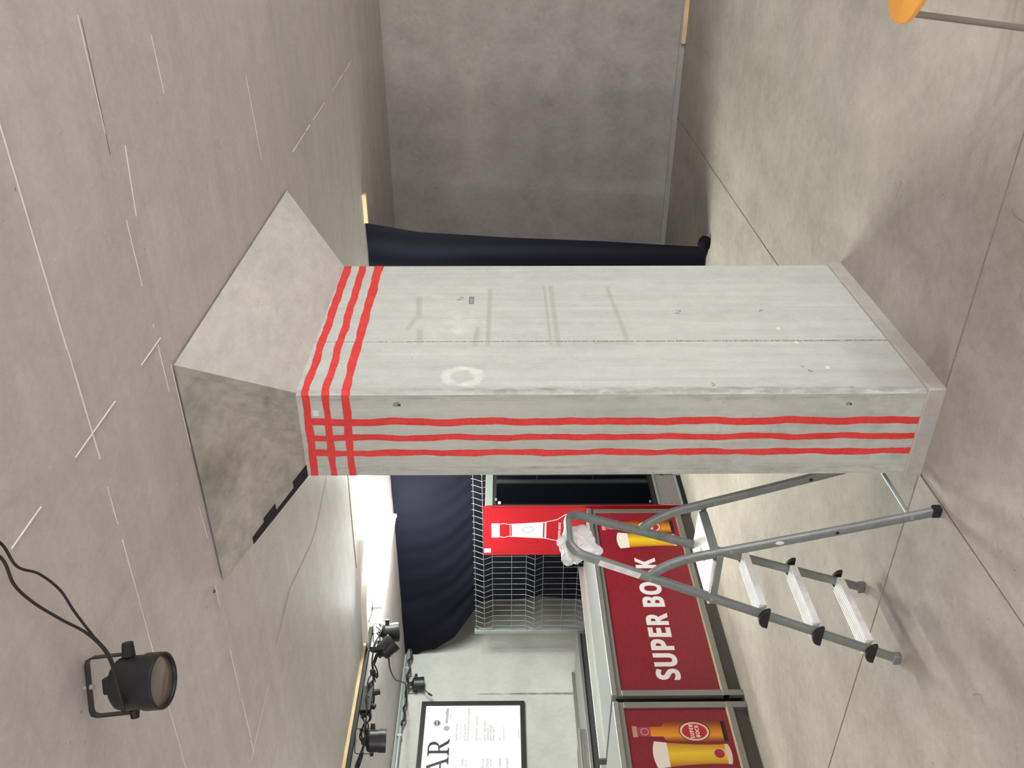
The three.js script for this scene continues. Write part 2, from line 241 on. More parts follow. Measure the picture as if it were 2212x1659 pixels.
{
  const ch = 0.012, jz = 0.382;     // arris, board joint; local frame: near corner at the origin
  const s = new THREE.Shape([[-CW, 0], [-ch, 0], [0, ch], [0, jz - 0.004], [-0.005, jz], [0, jz + 0.004], [0, CL], [-CW, CL]].map(([a, b]) => new THREE.Vector2(a, b)));
  let g = new THREE.ExtrudeGeometry(s, { depth: CT, bevelEnabled: false }).rotateX(-Math.PI / 2);   // shape y -> -z
  g = g.toNonIndexed ? (g.index ? g.toNonIndexed() : g) : g; g.computeVertexNormals();
  const p = g.attributes.position, n = g.attributes.normal, uv = g.attributes.uv;
  for (let i = 0; i < p.count; i++) { if (n.getX(i) > 0.5) uv.setXY(i, -p.getZ(i) / CL, p.getY(i) / CT); else uv.setXY(i, (p.getX(i) + CW) / CW, p.getY(i) / CT); }
  part('shaft', grouped(g, 3, (x, y, z) => (x > 0.5 ? 0 : z > 0.5 ? 1 : 2)), [wideMat, narrowMat, plainConcrete], column);
  // flared head
  const ring = (e, y) => [[e, e], [e, -CL - e], [-CW - e, -CL - e], [-CW - e, e]].map(([x, z]) => V(x, y, z));
  const top = HC - 0.007, k = (top - CT) / (HC - CT), A = ring(0.0, CT), B = ring(CE * k, top), D = ring(CE * k - 0.012, top), E2 = ring(CE * k - 0.012, HC);
  const pos = [], uvs = []; const quad = (a, b, c, d, q) => { for (const [v, t] of [[a, q[0]], [b, q[1]], [c, q[2]], [a, q[0]], [c, q[2]], [d, q[3]]]) { pos.push(v.x, v.y, v.z); uvs.push(...t); } };
  for (let i = 0; i < 4; i++) { const j = (i + 1) % 4; quad(A[i], A[j], B[j], B[i], [[0.15, 0], [0.85, 0], [1, 1], [0, 1]]); quad(B[i], B[j], D[j], D[i], [[0, 0.9], [1, 0.9], [1, 1], [0, 1]]); quad(D[i], D[j], E2[j], E2[i], [[0, 0.9], [1, 0.9], [1, 1], [0, 1]]); }
  quad(A[3], A[2], A[1], A[0], [[0, 0], [1, 0], [1, 1], [0, 1]]);
  const hg = new THREE.BufferGeometry(); hg.setAttribute('position', new THREE.Float32BufferAttribute(pos, 3)); hg.setAttribute('uv', new THREE.Float32BufferAttribute(uvs, 2)); hg.computeVertexNormals();
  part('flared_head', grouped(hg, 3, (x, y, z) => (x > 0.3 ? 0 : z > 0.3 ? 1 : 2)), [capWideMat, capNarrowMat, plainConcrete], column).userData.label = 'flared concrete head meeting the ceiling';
  // mortar skirting round the foot
  const pts = [[-CW - 0.004, 0.008], [0.006, 0.008], [0.011, 0.002], [0.011, -CL], [-CW - 0.004, -CL]].map(([a, b]) => new THREE.Vector2(a, -b));
  part('mortar_skirting', boxUV(new THREE.ExtrudeGeometry(new THREE.Shape(pts), { depth: 0.058, bevelEnabled: true, bevelSize: 0.003, bevelThickness: 0.004, bevelSegments: 1 }).rotateX(-Math.PI / 2), 1), plainConcrete, column).userData.label = 'grey mortar strip round the foot of the column';
  // red painted stripes
  const red = new THREE.MeshStandardMaterial({ map: tex(concreteCanvas(256, 256, [222, 62, 58], [[8, 8, 8], [40, 40, 10], [120, 120, 10]], 91, 6)), roughness: 0.7 });
  const band = (f, L, lo, hi, s, down) => {      // f(s along, t across) -> point, wavy edges
    seed(s); const n = Math.max(14, Math.round(L / 0.012)), pos = [], idx = [], ph = [rnd() * 7, rnd() * 7, rnd() * 7, rnd() * 7], q = [];
    for (let i = 0; i <= n; i++) {
      const t = i / n, d = t * L, w = (k) => 0.0016 * Math.sin(d * 22 + ph[k]) + 0.0012 * Math.sin(d * 47 + ph[k + 1]) + rr(-0.0008, 0.0008), sway = 0.0022 * Math.sin(d * 17 + ph[3]) * (down ? 1 : 0.5);
      q.push([d, lo(t) + w(0) + sway, hi(t) + w(1) + sway]);
    }
    for (const [d, a, b] of q) for (const [v, o] of [[a, 0], [a, 0.0012], [b, 0.0012], [b, 0]]) { const P = f(d, v, o); pos.push(P.x, P.y, P.z); }
    for (let i = 0; i < n; i++) for (let k = 0; k < 4; k++) { const a = i * 4 + k, b = i * 4 + (k + 1) % 4; idx.push(a, a + 4, b, b, a + 4, b + 4); }
    let g = new THREE.BufferGeometry(); g.setAttribute('position', new THREE.Float32BufferAttribute(pos, 3)); g.setIndex(idx); g = toCreasedNormals(g, 0.6); g.setAttribute('uv', new THREE.BufferAttribute(new Float32Array(g.attributes.position.count * 2), 2));
    return boxUV(g, 0.5);
  };
  red.side = THREE.DoubleSide;
  const onNarrow = (d, v, o) => V(-CW + d, v, 0.0002 + o), onWide = (d, v, o) => V(0.0002 + o, v, -d), lin = (a, b) => (t) => a + (b - a) * t;
  const bands = [[2.303, 2.332, 2.298, 2.325, 2.308, 2.345], [2.233, 2.258, 2.226, 2.253, 2.238, 2.272], [2.161, 2.187, 2.154, 2.184, 2.160, 2.2]];
  bands.forEach(([a, b, c, d, e, f], i) => {
    const arris = (dd, v, o) => V(-ch + dd * 0.7071 + (o + 0.0002) * 0.7071, v, -dd * 0.7071 + (o + 0.0002) * 0.7071);
    part('red_stripe', [band(onNarrow, CW - ch + 0.0006, lin(a, c), lin(b, d), 100 + i), band(arris, ch * 1.4142, lin(c, c), lin(d, d), 140 + i), band((dd, v, o) => onWide(dd + ch - 0.0006, v, o), CL - ch, lin(c, e), lin(d, f), 120 + i)], red, column);
  });
  for (const [x, w, y0, y1, s] of [[-1.7695, 0.0305, 0.035, 2.305, 1], [-1.8395, 0.026, 0.035, 2.305, 2], [-1.909, 0.027, 0.036, 2.305, 3]])
    part('red_stripe', band((d, v, o) => V(v - CX, y0 + d, 0.0001 + o * 0.5), y1 - y0, () => x - w / 2, () => x + w / 2, 200 + s, true), red, column);
  // black tape on the arris of the flared head
  const upS = V(0, HC - CT, CE).normalize(), SL = Math.hypot(CE, HC - CT);
  const M = new THREE.Matrix4().makeBasis(V(1, 0, 0), upS, V(1, 0, 0).cross(upS)).setPosition(0, CT, 0);
  const edge = (t) => -CW - CE * t / SL;        // arris: x at slope distance t
  const strip = (t0, t1, w0, w1) => polygonGeometry([[edge(t0) - 0.002, t0], [edge(t0) + w0, t0], [edge(t1) + w1, t1], [edge(t1) - 0.002, t1]], 0.002).applyMatrix4(M);
  const blackTape = new THREE.MeshStandardMaterial({ color: 0x17171a, roughness: 0.55 });
  part('black_tape', [strip(0.0, 0.066, 0.052, 0.05), strip(0.064, 0.152, 0.022, 0.02), strip(0.15, 0.206, 0.052, 0.05), strip(0.204, 0.262, 0.034, 0.03)], blackTape, column).userData.label = 'ragged black tape along the edge of the flared head';
}

// ---------------------------------------------------------------- shared materials
const M = {
  steel: new THREE.MeshStandardMaterial({ color: 0xb9bab8, metalness: 0.85, roughness: 0.42 }),
  steelFrame: new THREE.MeshStandardMaterial({ color: 0x9c9a94, metalness: 0.75, roughness: 0.45 }),
  darkSteel: new THREE.MeshStandardMaterial({ color: 0x4a4844, metalness: 0.3, roughness: 0.6 }),
  ladder: new THREE.MeshStandardMaterial({ map: tex(concreteCanvas(256, 256, [138, 144, 142], [[6, 6, 10], [30, 30, 8], [90, 90, 8]], 301, 5)), metalness: 0.45, roughness: 0.5 }),
  tread: new THREE.MeshStandardMaterial({ map: tex(concreteCanvas(256, 256, [244, 244, 241], [[5, 5, 10], [16, 16, 14], [60, 60, 6]], 302, 4)), metalness: 0.1, roughness: 0.4 }),
  plinth: new THREE.MeshStandardMaterial({ color: 0x58544c, roughness: 0.7 }),
  black: new THREE.MeshStandardMaterial({ color: 0x1a1a1b, roughness: 0.6 }),
  blackGloss: new THREE.MeshStandardMaterial({ color: 0x202022, roughness: 0.36 }),
  can: new THREE.MeshStandardMaterial({ color: 0x29292b, roughness: 0.42, metalness: 0.3 }),
  cable: new THREE.MeshStandardMaterial({ color: 0x241f1f, roughness: 0.6 }),
  white: new THREE.MeshStandardMaterial({ color: 0xe8e8e4, roughness: 0.5 }),
  wood: new THREE.MeshStandardMaterial({ map: tex(concreteCanvas(512, 128, [228, 204, 160], [[4, 8, 12, 3], [8, 60, 16, 2], [60, 60, 6]], 303, 4)), roughness: 0.7 }),
  cloth: new THREE.MeshPhysicalMaterial({ color: 0x17171f, specularIntensity: 0.1, roughness: 0.95, side: THREE.DoubleSide }),
  zinc: new THREE.MeshStandardMaterial({ color: 0xa9b0ae, metalness: 0.6, roughness: 0.5 }),
  lens: new THREE.MeshPhysicalMaterial({ color: 0x6f665f, roughness: 0.22, metalness: 0.1, clearcoat: 0.6 }),
  tube: new THREE.MeshStandardMaterial({ color: 0xffffff, emissive: 0xf6fff6, emissiveIntensity: 6, roughness: 0.4 }),
};

// ---------------------------------------------------------------- fluorescent battens
LAMPS.forEach((l) => {
  const [z0, z1] = l.z, L = z1 - z0, yt = HC - l.drop, o = thing('fluorescent_batten', l.label, 'lamp', V(l.x, yt, z0)), s = l.side;
  const k = l.drop ? 1 : 0.75;      // slim fittings where they sit right under the ceiling
  part('channel', [rbox(-0.025 * k, 0.025 * k, -0.055 * k, -0.0005, 0, L, 0.004)], M.white, o);
  for (const z of [0.005, L - 0.035]) part('tube_holder', rbox(-0.02 * k, 0.02 * k, -0.105 * k, -0.05 * k, z, z + 0.03, 0.004), M.white, o);
  part('tube', cyl(V(0, -0.085 * k, 0.03), V(0, -0.085 * k, L - 0.03), 0.013 * k, 0.013 * k, 14), M.tube, o);
  if (l.drop) for (const z of [0.15, L - 0.15]) part('hanger', cyl(V(0, -0.001, z), V(0, l.drop, z), 0.004, 0.004, 8), M.zinc, o);
  for (let i = 0; i < l.n; i++) {
    const p = new THREE.PointLight(l.color, l.cd, 0, 2);
    p.position.set(l.x + s * 0.02, yt - 0.115 * (l.drop ? 1 : 0.95), z0 + L * (i + 0.5) / l.n); p.castShadow = true; p.shadow.radius = 4; p.shadow.camera.near = 0.01; p.shadow.mapSize.set(512, 512); p.name = 'tube_light';
    scene.add(p);
  }
});

// ---------------------------------------------------------------- black curtain and its batten
{
  const right = [[0, -2.575], [0.09, -2.558], [0.37, -2.545], [0.835, -2.517], [1.55, -2.486], [2.25, -2.436], [2.64, -2.36]];
  const left = [[0, -6.4], [0.89, -6.41], [1.6, -6.42], [1.78, -6.45], [1.85, -6.5], [1.97, -6.71], [2.12, -6.95], [2.33, -7.12], [2.45, -7.14], [2.5, -7.19], [2.64, -7.19]];
  const zBase = [[-7.2, -6.33], [-6.5, -6.385], [-5.5, -6.4], [-4.5, -6.39], [-3.5, -6.33], [-2.36, -6.245]];
  const cx = 170, cy = 60, pos = [], idx = [];
  for (let j = 0; j <= cy; j++) {
    const y = 0.006 + (HC - 0.01) * j / cy, a = lerpTable(left, y), b = lerpTable(right, y), amp = 0.012 + 0.014 * (1 - y / HC);
    for (let i = 0; i <= cx; i++) {
      const t = i / cx, x = a + (b - a) * t;
      const z = lerpTable(zBase, x) + amp * (Math.sin(t * 62 + 1.4 * Math.sin(t * 9)) + 0.6 * Math.sin(t * 141 + y)) * (t > 0.55 ? 1 : 0.4) + (t < 0.3 ? 0.02 * Math.sin(y * 9 - t * 26) * (1 - t / 0.3) : 0);
      pos.push(x, y, Math.min(z, x < -4.5 ? -6.352 : 0));
    }
  }
  for (let j = 0; j < cy; j++) for (let i = 0; i < cx; i++) { const a = j * (cx + 1) + i; idx.push(a, a + 1, a + cx + 1, a + 1, a + cx + 2, a + cx + 1); }
  const g = new THREE.BufferGeometry(); g.setAttribute('position', new THREE.Float32BufferAttribute(pos, 3)); g.setIndex(idx); g.computeVertexNormals();
  const o = thing('black_curtain', 'black cloth curtain hung from the ceiling behind column and fridge', 'curtain');
  part('cloth', g, M.cloth, o);
  const lump = new THREE.SphereGeometry(1, 20, 14); { const p = lump.attributes.position; seed(17); for (let i = 0; i < p.count; i++) { const k = 1 + 0.14 * Math.sin(p.getX(i) * 9) * Math.cos(p.getZ(i) * 7 + p.getY(i) * 5); p.setXYZ(i, p.getX(i) * k, p.getY(i) * k, p.getZ(i) * k); } lump.computeVertexNormals(); }
  part('bunched_hem', lump.scale(0.06, 0.05, 0.03).translate(-2.53, 0.04, -6.25), M.cloth, o);
  tag(part('curtain_batten', boxUV(box(-2.355, -2.135, HC - 0.03, HC - 0.001, -6.27, -6.23), 0.5), M.wood), 'pale wooden batten on the ceiling above the right end of the curtain', 'batten');
  tag(part('wood_plank', boxUV(rbox(-1.37, 1.4, 0.001, 0.04, Z0 + 0.035, Z0 + 0.075, 0.004), 0.5), M.wood), 'pale wooden plank lying at the foot of the end wall', 'plank');
}

// ---------------------------------------------------------------- print for the bar
function beerArt(c, x, y, h) {     // glass and bottle, feet on y, bottle h tall, x is the middle between them
  const bw = h * 0.25, bx = x + h * 0.15, gx = x - h * 0.125, gw = h * 0.28;
  // glass
  let gr = c.createLinearGradient(gx - gw / 2, 0, gx + gw / 2, 0); gr.addColorStop(0, '#a86a1c'); gr.addColorStop(0.25, '#d9a521'); gr.addColorStop(0.55, '#e7c62f'); gr.addColorStop(1, '#b97a1a');
  c.fillStyle = gr; c.beginPath(); c.moveTo(gx - gw * 0.52, y - h * 0.68); c.quadraticCurveTo(gx - gw * 0.36, y - h * 0.3, gx - gw * 0.42, y - h * 0.03); c.quadraticCurveTo(gx, y + h * 0.01, gx + gw * 0.42, y - h * 0.03); c.quadraticCurveTo(gx + gw * 0.36, y - h * 0.3, gx + gw * 0.5, y - h * 0.68); c.closePath(); c.fill();
  c.fillStyle = '#e3c9b0'; c.beginPath(); c.moveTo(gx - gw * 0.42, y - h * 0.06); c.lineTo(gx - gw * 0.42, y - h * 0.02); c.quadraticCurveTo(gx, y + h * 0.02, gx + gw * 0.42, y - h * 0.02); c.lineTo(gx + gw * 0.42, y - h * 0.06); c.closePath(); c.fill();
  c.fillStyle = '#e9dad2'; c.beginPath(); c.moveTo(gx - gw * 0.52, y - h * 0.66); c.lineTo(gx - gw * 0.58, y - h * 0.79); c.quadraticCurveTo(gx, y - h * 0.85, gx + gw * 0.56, y - h * 0.79); c.lineTo(gx + gw * 0.5, y - h * 0.66); c.closePath(); c.fill();
  c.fillStyle = '#a8233a'; c.beginPath(); c.arc(gx + gw * 0.02, y - h * 0.13, gw * 0.2, 0, 7); c.fill(); c.strokeStyle = '#d9b58a'; c.lineWidth = h * 0.006; c.stroke();
  // bottle
  gr = c.createLinearGradient(bx - bw / 2, 0, bx + bw / 2, 0); gr.addColorStop(0, '#7c3d0e'); gr.addColorStop(0.3, '#e0922a'); gr.addColorStop(0.6, '#c8741c'); gr.addColorStop(1, '#6e2f0c');
  c.fillStyle = gr; c.beginPath(); c.moveTo(bx - bw / 2, y); c.lineTo(bx - bw / 2, y - h * 0.6); c.quadraticCurveTo(bx - bw * 0.48, y - h * 0.66, bx - bw * 0.25, y - h * 0.68); c.lineTo(bx - bw * 0.22, y - h * 0.96); c.lineTo(bx + bw * 0.22, y - h * 0.96); c.lineTo(bx + bw * 0.25, y - h * 0.68); c.quadraticCurveTo(bx + bw * 0.48, y - h * 0.66, bx + bw / 2, y - h * 0.6); c.lineTo(bx + bw / 2, y); c.closePath(); c.fill();
  c.fillStyle = '#1f0f0a'; c.fillRect(bx - bw / 2, y - h * 0.045, bw, h * 0.045);
  c.fillStyle = '#9c3a4a'; c.fillRect(bx - bw * 0.23, y - h * 0.95, bw * 0.46, h * 0.14); c.fillStyle = '#b98a72'; c.fillRect(bx - bw * 0.27, y - h, bw * 0.54, h * 0.05);
  c.strokeStyle = '#d8a0a0'; c.lineWidth = h * 0.008; c.beginPath(); c.arc(bx, y - h * 0.87, bw * 0.16, 0, 7); c.stroke();
  // oval badge
  const by = y - h * 0.34, rx = bw * 0.46, ry = h * 0.155;
  c.fillStyle = '#2a130d'; c.beginPath(); c.ellipse(bx, by, rx * 1.06, ry * 1.06, 0, 0, 7); c.fill(); c.fillStyle = '#e2c7a6'; c.beginPath(); c.ellipse(bx, by, rx, ry, 0, 0, 7); c.fill(); c.fillStyle = '#b3202e'; c.beginPath(); c.ellipse(bx, by, rx * 0.82, ry * 0.86, 0, 0, 7); c.fill();
  c.fillStyle = '#f0e8e0'; c.textAlign = 'center'; c.font = `bold ${h * 0.058}px sans-serif`; c.fillText('SUPER', bx, by - h * 0.008); c.fillText('BOCK', bx, by + h * 0.052);
}
function panelTexture(lenM, hM, withText, beerAt) {
  const W = 2048, Hh = Math.round(2048 * hM / lenM), k = W / lenM;
  const cv = concreteCanvas(W, Hh, [126, 24, 38], [[6, 3, 6], [120, 60, 8], [500, 200, 8]], 305, 4);
  const c = cv.getContext('2d');
  if (withText) { c.fillStyle = '#e4dfe0'; c.textAlign = 'left'; c.textBaseline = 'alphabetic'; c.font = `bold ${0.218 * k}px sans-serif`; const m = c.measureText('SUPER BOCK').width; c.save(); c.translate(0.085 * k, Hh - 0.258 * k); c.scale(1.2 * k / m, 1); c.fillText('SUPER BOCK', 0, 0); c.strokeStyle = '#e4dfe0'; c.lineWidth = 0.008 * k; c.strokeText('SUPER BOCK', 0, 0); c.restore(); }
  beerArt(c, beerAt * k, Hh - 0.04 * k, 0.6 * k);
  return tex(cv, true, false);
}

// ---------------------------------------------------------------- red bar counter: two steel units and the worktops
const BX = -4.75;                    // front of the counter
function counterUnit(name, label, zRight, len, text) {      // zRight: far end (right when facing it)
  const o = thing(name, label, 'bar counter', V(BX, 0, zRight), 'counter units'), pY0 = 0.14, pY1 = 0.815;
  // local: x back (-), z toward the near end
  part('carcass', [box(-0.62, -0.03, 0.1, 0.84, 0.03, len - 0.03)], M.darkSteel, o);
  part('plinth', [box(-0.55, -0.035, 0.001, 0.1, 0.03, len - 0.03)], M.plinth, o);
  const bars = { top_rail: [-0.03, 0, pY1, 0.85, 0, len], bottom_rail: [-0.03, 0.004, 0.098, pY0, 0, len] };
  for (const [n, b] of Object.entries(bars)) part(n, rbox(...b, 0.003), M.steelFrame, o);
  for (const z of [0, len - 0.045]) part('post', rbox(-0.035, 0.003, 0.0, pY1, z, z + 0.045, 0.003), M.steelFrame, o);
  const pl = len - 0.09, p = new THREE.PlaneGeometry(pl, pY1 - pY0).rotateY(Math.PI / 2).translate(-0.008, (pY0 + pY1) / 2, 0.045 + pl / 2);
  const pb = box(-0.03, -0.0085, pY0, pY1, 0.045, 0.045 + pl);
  part('red_panel', pb, new THREE.MeshStandardMaterial({ color: 0x8a1c2c, roughness: 0.5 }), o);
  part('panel_print', p, new THREE.MeshStandardMaterial({ map: panelTexture(pl, pY1 - pY0, text, pl - 0.265), roughness: 0.42 }), o).userData.label = text ? 'red print with white lettering and a beer bottle and glass' : 'red print with a beer bottle and glass';
  part('edge_trim', rbox(-0.008, 0.002, pY0, pY0 + 0.008, 0.045, 0.045 + pl, 0.001), new THREE.MeshStandardMaterial({ color: 0xcfc2a0, metalness: 0.8, roughness: 0.35 }), o);
  part('worktop', rbox(-0.66, 0.012, 0.85, 0.885, 0, len, 0.004), M.steel, o).userData.label = 'brushed steel worktop';
  part('back_upstand', rbox(-0.675, -0.655, 0.85, 0.93, 0, len, 0.003), M.steel, o);
  return o;
}
counterUnit('bar_counter', 'red bar counter unit with white SUPER BOCK lettering beside the fridge', -5.76, 1.93, true);
counterUnit('bar_counter', 'red bar counter unit with large beer print, next to the lettered unit', -3.78, 1.93, true);
// back bar along the wall
{
  const o = thing('back_bar_table', 'low dark fronted back bar table along the pale wall', 'table', V(X0, 0, -6.1));
  part('tabletop', rbox(0.01, 0.62, 0.84, 0.87, 0, 4.6, 0.004), M.steel, o);
  part('front_panel', rbox(0.57, 0.6, 0.12, 0.838, 0.02, 4.58, 0.004), new THREE.MeshStandardMaterial({ color: 0x3c3a3a, roughness: 0.6 }), o);
  part('backsplash', rbox(0.002, 0.014, 0.87, 0.9, 0, 4.6, 0.003), M.steelFrame, o);
  for (const z of [0.04, 1.5, 3.0, 4.5]) for (const x of [0.06, 0.52]) part('leg', rbox(x, x + 0.04, 0, 0.84, z, z + 0.04, 0.004), M.darkSteel, o);
  const b = thing('steel_cabinet', 'plain grey steel box standing on the back bar table', 'box', V(-6.95, 0.87, -4.98));
  part('case', rbox(0, 0.34, 0.001, 0.05, 0, 0.5, 0.006), M.steelFrame, b); part('lid', rbox(-0.006, 0.346, 0.05, 0.066, -0.006, 0.506, 0.004), M.steelFrame, b);
}

// ---------------------------------------------------------------- fridge with red side
{
  const x0 = -5.305, x1 = -4.745, z0 = -6.265, z1 = -5.8, top = 1.778;
  const o = thing('drinks_fridge', 'tall red drinks fridge with dark glass door and bottle outline on its side', 'fridge', V(x1, 0, z1));
  const loc = (g) => g.translate(-x1, 0, -z1);
  const redMat = new THREE.MeshStandardMaterial({ color: 0xa01824, roughness: 0.4 });
  part('body', loc(rbox(x0, x1 - 0.04, 0.05, top - 0.02, z0, z1 - 0.004, 0.006)), redMat, o);
  // printed side
  const W = 620, Hh = 1920, cv = concreteCanvas(W, Hh, [178, 22, 34], [[5, 10, 4], [150, 400, 6]], 307, 3), c = cv.getContext('2d');
  const P = (x, y) => [(x - x0) / (x1 - x0) * W, (1 - (y - 0.05) / (top - 0.05)) * Hh];
  const line = (pts, w = 8) => { c.strokeStyle = '#f4f0ee'; c.lineWidth = w; c.lineJoin = 'round'; c.beginPath(); pts.forEach(([x, y], i) => { const q = P(x, y); i ? c.lineTo(...q) : c.moveTo(...q); }); c.stroke(); };
  const fill = (pts, col = '#f4f2f0') => { c.fillStyle = col; c.beginPath(); pts.forEach(([x, y], i) => { const q = P(x, y); i ? c.lineTo(...q) : c.moveTo(...q); }); c.fill(); };
  const m = -5.01, mir = (pts) => pts.map(([a, y]) => [2 * m - a, y]);
  fill([[m - 0.083, 1.708], [m + 0.083, 1.708], [m + 0.083, 1.636], [m - 0.083, 1.636]]);
  const neck = [[m + 0.074, 1.63], [m + 0.083, 1.6], [m + 0.07, 1.56], [m + 0.072, 1.535], [m + 0.092, 1.25], [m + 0.105, 1.2], [m + 0.125, 1.13], [m + 0.178, 1.07], [m + 0.196, 1.0], [m + 0.2, 0.3], [m + 0.18, 0.25]];
  line(neck); line(mir(neck)); line([[m + 0.07, 1.545], [m - 0.07, 1.545]], 5); line([[m - 0.18, 0.25], [m + 0.18, 0.25]], 8);
  fill([[m + 0.074, 1.53], [m + 0.089, 1.255], [m - 0.089, 1.255], [m - 0.074, 1.53]]); fill([[m + 0.09, 1.242], [m + 0.092, 1.226], [m - 0.092, 1.226], [m - 0.09, 1.242]]);
  c.strokeStyle = '#5a5660'; c.lineWidth = 5; { const q = P(m + 0.008, 1.385); c.beginPath(); c.ellipse(q[0], q[1], 38, 52, 0, 0, 7); c.stroke(); }
  { const q = P(m - 0.02, 1.1); c.fillStyle = '#f4f0ee'; c.font = 'bold 34px sans-serif'; c.textAlign = 'center'; c.fillText('SUPER BOCK', q[0] + 20, q[1]); }
  fill([[x0 + 0.03, 1.775], [x0 + 0.08, 1.775], [x0 + 0.08, 1.715], [x0 + 0.03, 1.715]], '#dcdde2'); fill([[x0 + 0.03, 1.69], [x0 + 0.034, 1.69], [x0 + 0.034, 0.1], [x0 + 0.03, 0.1]], '#7e0f1a');
  part('printed_side', loc(new THREE.PlaneGeometry(x1 - x0 - 0.02, top - 0.06).translate((x0 + x1) / 2 - 0.005, (top + 0.05) / 2, z1 - 0.0005)), new THREE.MeshStandardMaterial({ map: tex(cv, true, false), roughness: 0.38 }), o).userData.label = 'red side with white bottle outline';
  part('header', loc(rbox(x1 - 0.05, x1, 1.69, 1.755, z0, z1 - 0.02, 0.004)), M.zinc, o);
  const door = part('door', loc(rbox(x1 - 0.045, x1 - 0.004, 0.27, 1.686, z0, z1 - 0.006, 0.006)), M.black, o); door.userData.label = 'black framed glass door';
  part('glass', loc(rbox(x1 - 0.006, x1 + 0.001, 0.31, 1.66, z0 + 0.04, z1 - 0.03, 0.001)), new THREE.MeshPhysicalMaterial({ color: 0x05070c, roughness: 0.12, clearcoat: 0.3 }), door);
  part('lock', loc(cyl(V(x1 - 0.01, 0.33, z1 - 0.05), V(x1 + 0.012, 0.33, z1 - 0.05), 0.009)), M.zinc, door);
  part('hinge_cap', loc(rbox(x1 - 0.01, x1 + 0.01, 1.62, 1.645, z1 - 0.055, z1 - 0.03, 0.004)), M.white, door);
  part('label_sticker', loc(box(x1, x1 + 0.0016, 1.655, 1.672, z1 - 0.11, z1 - 0.075)), M.zinc, door);
  part('edge_strip', loc(rbox(x1 - 0.012, x1 + 0.003, 0.05, top - 0.01, z1 - 0.006, z1 + 0.001, 0.001)), redMat, o);
  // kick grille: lattice of slanting bars over a dark back
  const gp = []; for (let k = -20; k < 46; k++) for (const s of [-1, 1]) { const z = z0 + k * 0.014, a = V(x1 - 0.006, 0.06, z), b = V(x1 - 0.006, 0.24, z + s * 0.1); const zc = (v) => clamp(v, z0 + 0.01, z1 - 0.02); if ((z > z0 && z < z1 - 0.02) || (b.z > z0 && b.z < z1)) { const pts = []; for (let q = 0; q <= 1.001; q += 0.25) { const zz = a.z + (b.z - a.z) * q; if (zz > z0 + 0.01 && zz < z1 - 0.02) pts.push(V(x1 - 0.006, 0.06 + 0.18 * q, zc(zz))); } if (pts.length > 1) gp.push(cyl(pts[0], pts[pts.length - 1], 0.0022, 0.0022, 4)); } }
  part('kick_grille', gp.map(loc), M.zinc, o); part('grille_frame', [rbox(x1 - 0.02, x1, 0.24, 0.262, z0, z1 - 0.01, 0.003), rbox(x1 - 0.02, x1, 0.045, 0.062, z0, z1 - 0.01, 0.003), rbox(x1 - 0.02, x1, 0.045, 0.262, z1 - 0.025, z1 - 0.01, 0.003)].map(loc), M.zinc, o);
  part('base', loc(box(x0 + 0.02, x1 - 0.015, 0.001, 0.05, z0 + 0.02, z1 - 0.02)), M.black, o);
}

// ---------------------------------------------------------------- wire mesh fence panel behind the bar
{
  const z = -6.325, xa = -6.82, xb = -4.62, o = thing('mesh_fence_panel', 'galvanised wire mesh fence panel with folds standing before the black curtain', 'fence', V(xa, 0, z));
  const fold = 0.045, prof = [[0.12, 0], [0.6, 0], [0.7, 0], [0.785, fold], [0.87, 0], [1.01, 0], [1.21, 0], [1.293, fold], [1.376, 0], [1.518, 0], [1.708, 0], [1.793, fold], [1.878, 0], [1.895, 0]];
  const path = prof.map(([y, d]) => V(0, y, d));
  const wire = sweep(path, [[0.0022, 0], [0, 0.0022], [-0.0022, 0], [0, -0.0022]], V(1, 0, 0)), wireMat = new THREE.MeshStandardMaterial({ color: 0x9aa09e, metalness: 0.4, roughness: 0.6 });
  for (let x = 0.073; x < xb - xa; x += 0.073) { const m = part('vertical_wire', wire, wireMat, o); m.position.x = x; m.scale.set(1, 1, 1); }
  for (const [y, d] of [[0.3, 0], [0.5, 0], [0.7, 0], [0.785, fold], [0.87, 0], [1.01, 0], [1.21, 0], [1.293, fold], [1.376, 0], [1.518, 0], [1.708, 0], [1.793, fold], [1.878, 0]]) part('horizontal_wire', cyl(V(0, y, d + 0.003), V(xb - xa, y, d + 0.003), 0.0024, 0.0024, 6), wireMat, o);
  part('post', rbox(-0.022, 0.022, 0, 1.9, -0.022, 0.022, 0.004), M.zinc, o);
  part('post', rbox(xb - xa - 0.022, xb - xa + 0.022, 0, 1.9, -0.022, 0.022, 0.004), M.zinc, o);
}

